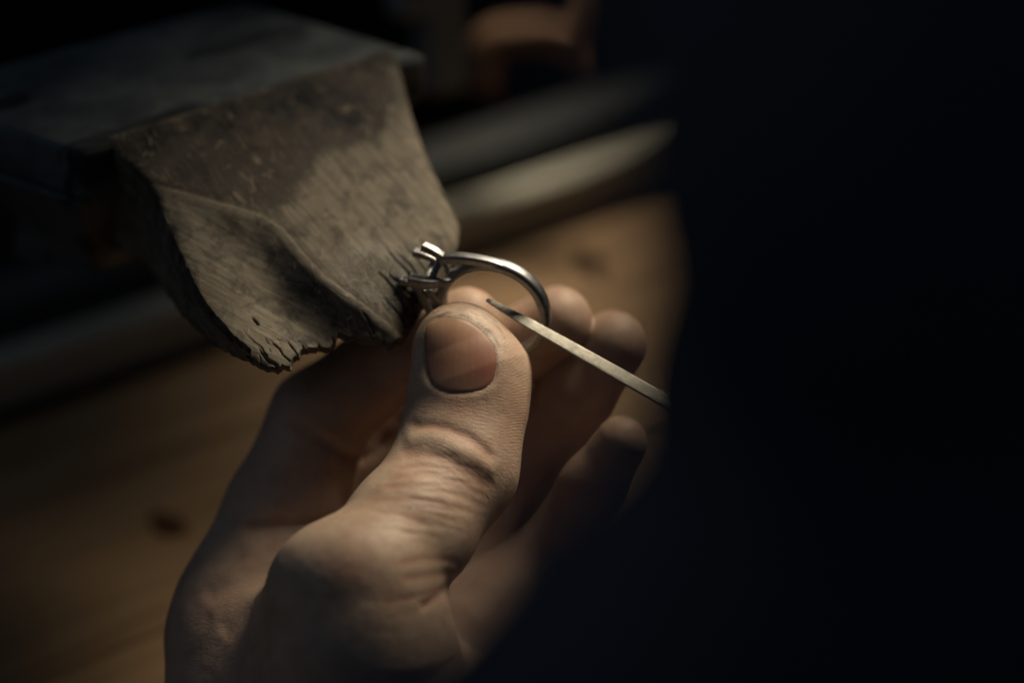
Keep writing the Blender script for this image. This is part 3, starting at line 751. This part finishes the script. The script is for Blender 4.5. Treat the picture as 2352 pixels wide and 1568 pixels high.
# the other hand, closed on the file handle behind the sleeve
hb = f0 + fd * (fl + 62); hx, hy, hz = fd, fw, fn
def hp_(a_, b_, c_): return hb + hx * a_ + hy * b_ + hz * c_
def f_grip(P):
    d = ell(P, hp_(22, -3, -17), (34, 24, 13), np.stack([hx, hy, hz]))
    for i, (a_, r_) in enumerate(((-8, 8.0), (9, 8.4), (26, 8.0), (41, 7.0))):
        ch = [(hp_(a_ + 3, -20, -12), r_ + 1), (hp_(a_, -19, 7), r_), (hp_(a_ - 1, -4, 15), r_ - .6), (hp_(a_ - 1, 9, 9), r_ - 1.4)]
        d = smin(d, chain(P, ch, 2.5), 2.0)
    th_ = [(hp_(36, 17, -14), 13), (hp_(10, 19, -5), 10), (hp_(-14, 13, 3), 9), (hp_(-28, 8, 6), 8)]
    d = smin(d, chain(P, th_, 3), 5)
    return smin(d, seg(P, hp_(48, -2, -18), hp_(120, -10, -8), 19, 27), 10)
V2, Q2 = nets(f_grip, hb - 95, hb + 140, 1.3, 5)
z0 = np.zeros(len(V2))
h2 = mesh_obj('hand', V2, Q2, M_skin, person, origin=hb, attrs={'dirt': z0, 'red': z0 + .2, 'pad': z0, 'wrinkle': z0 + .2})
a = h2.data.attributes.new('uvw', 'FLOAT_VECTOR', 'POINT'); a.data.foreach_set('vector', V2.astype(np.float32).ravel())
tag(h2, 'right hand closed round the file handle behind the sleeve')

# jacket: the near arm and shoulder that fill the right of the view
def f_jacket(P):
    c = [J(1912, 890, 265, 520), J(2020, 400, 310, 620), J(2130, -20, 335, 780), J(2450, -700, 335, 1100)]
    d = chain(P, c, 8)
    e = seg(P, J(1830, 1330, 290, 560)[0], J(1220, 1915, 290, 560)[0], rad(540, 290), rad(580, 290))
    d = smin(d, e, 5)
    d = smin(d, ell(P, cam(2650, 1300, 250), (40, 80, 30)), 10)
    return d + 0.6 * np.sin(P[:, 1] * .16 + P[:, 0] * .12) + .4 * np.sin(P[:, 0] * .3 - P[:, 1] * .12 + P[:, 2] * .2)
V, Q = nets(f_jacket, (-60, -150, 180), (150, 200, 390), 2.0, 4)
jac = mesh_obj('jacket', V, Q, mat_cloth(), person)
tag(jac, 'dark navy jacket sleeve filling the blurred right foreground')

# ================================================================== things behind, far out of focus
M_iron = mat_plain('iron', (.13, .155, .165), .7, .0)
post = empty('clamp_post', cam(1005, 160, -75)); tag(post, 'dark iron post standing blurred behind the clamp block', 'post')
c = cam(1010, 30, -150)
bevel(mesh_obj('shaft', *box(c, E1, E2, UP, 11, 11, 42), M_iron, post, smooth=False), 1.5)
bevel(mesh_obj('collar', *box(c + UP * 6 - E1 * 9, E1, E2, UP, 10, 9, 7), M_iron, post, smooth=False), 1.2)
M_br = mat_wood('bracket_wood', (.10, .056, .032), (.14, .08, .045), (.17, .10, .058))
arch = empty('wooden_bracket', cam(1230, 190, -140)); tag(arch, 'brown wooden arch-shaped bracket blurred at the top behind the pin', 'bracket')
zc = -215
def archpt(x, y): return cam(x, y, zc)
V, F = sweep(crv([archpt(1118, 205), archpt(1122, 130), archpt(1150, 88), archpt(1240, 78), archpt(1320, 92), archpt(1352, 60), archpt(1372, -60)], 40), np.interp(np.linspace(0, 1, 40), [0, .2, .35, .7, 1], [10, 12, 8, 10, 7]), 10, E2, n=16, power=3)
mesh_obj('arch', V, F, M_br, arch)
V, F = sweep(crv([archpt(1310, 85), archpt(1345, 120), archpt(1350, 160)], 16), 8.5, 9, E2, n=16, power=3)
mesh_obj('foot', V, F, M_br, arch)
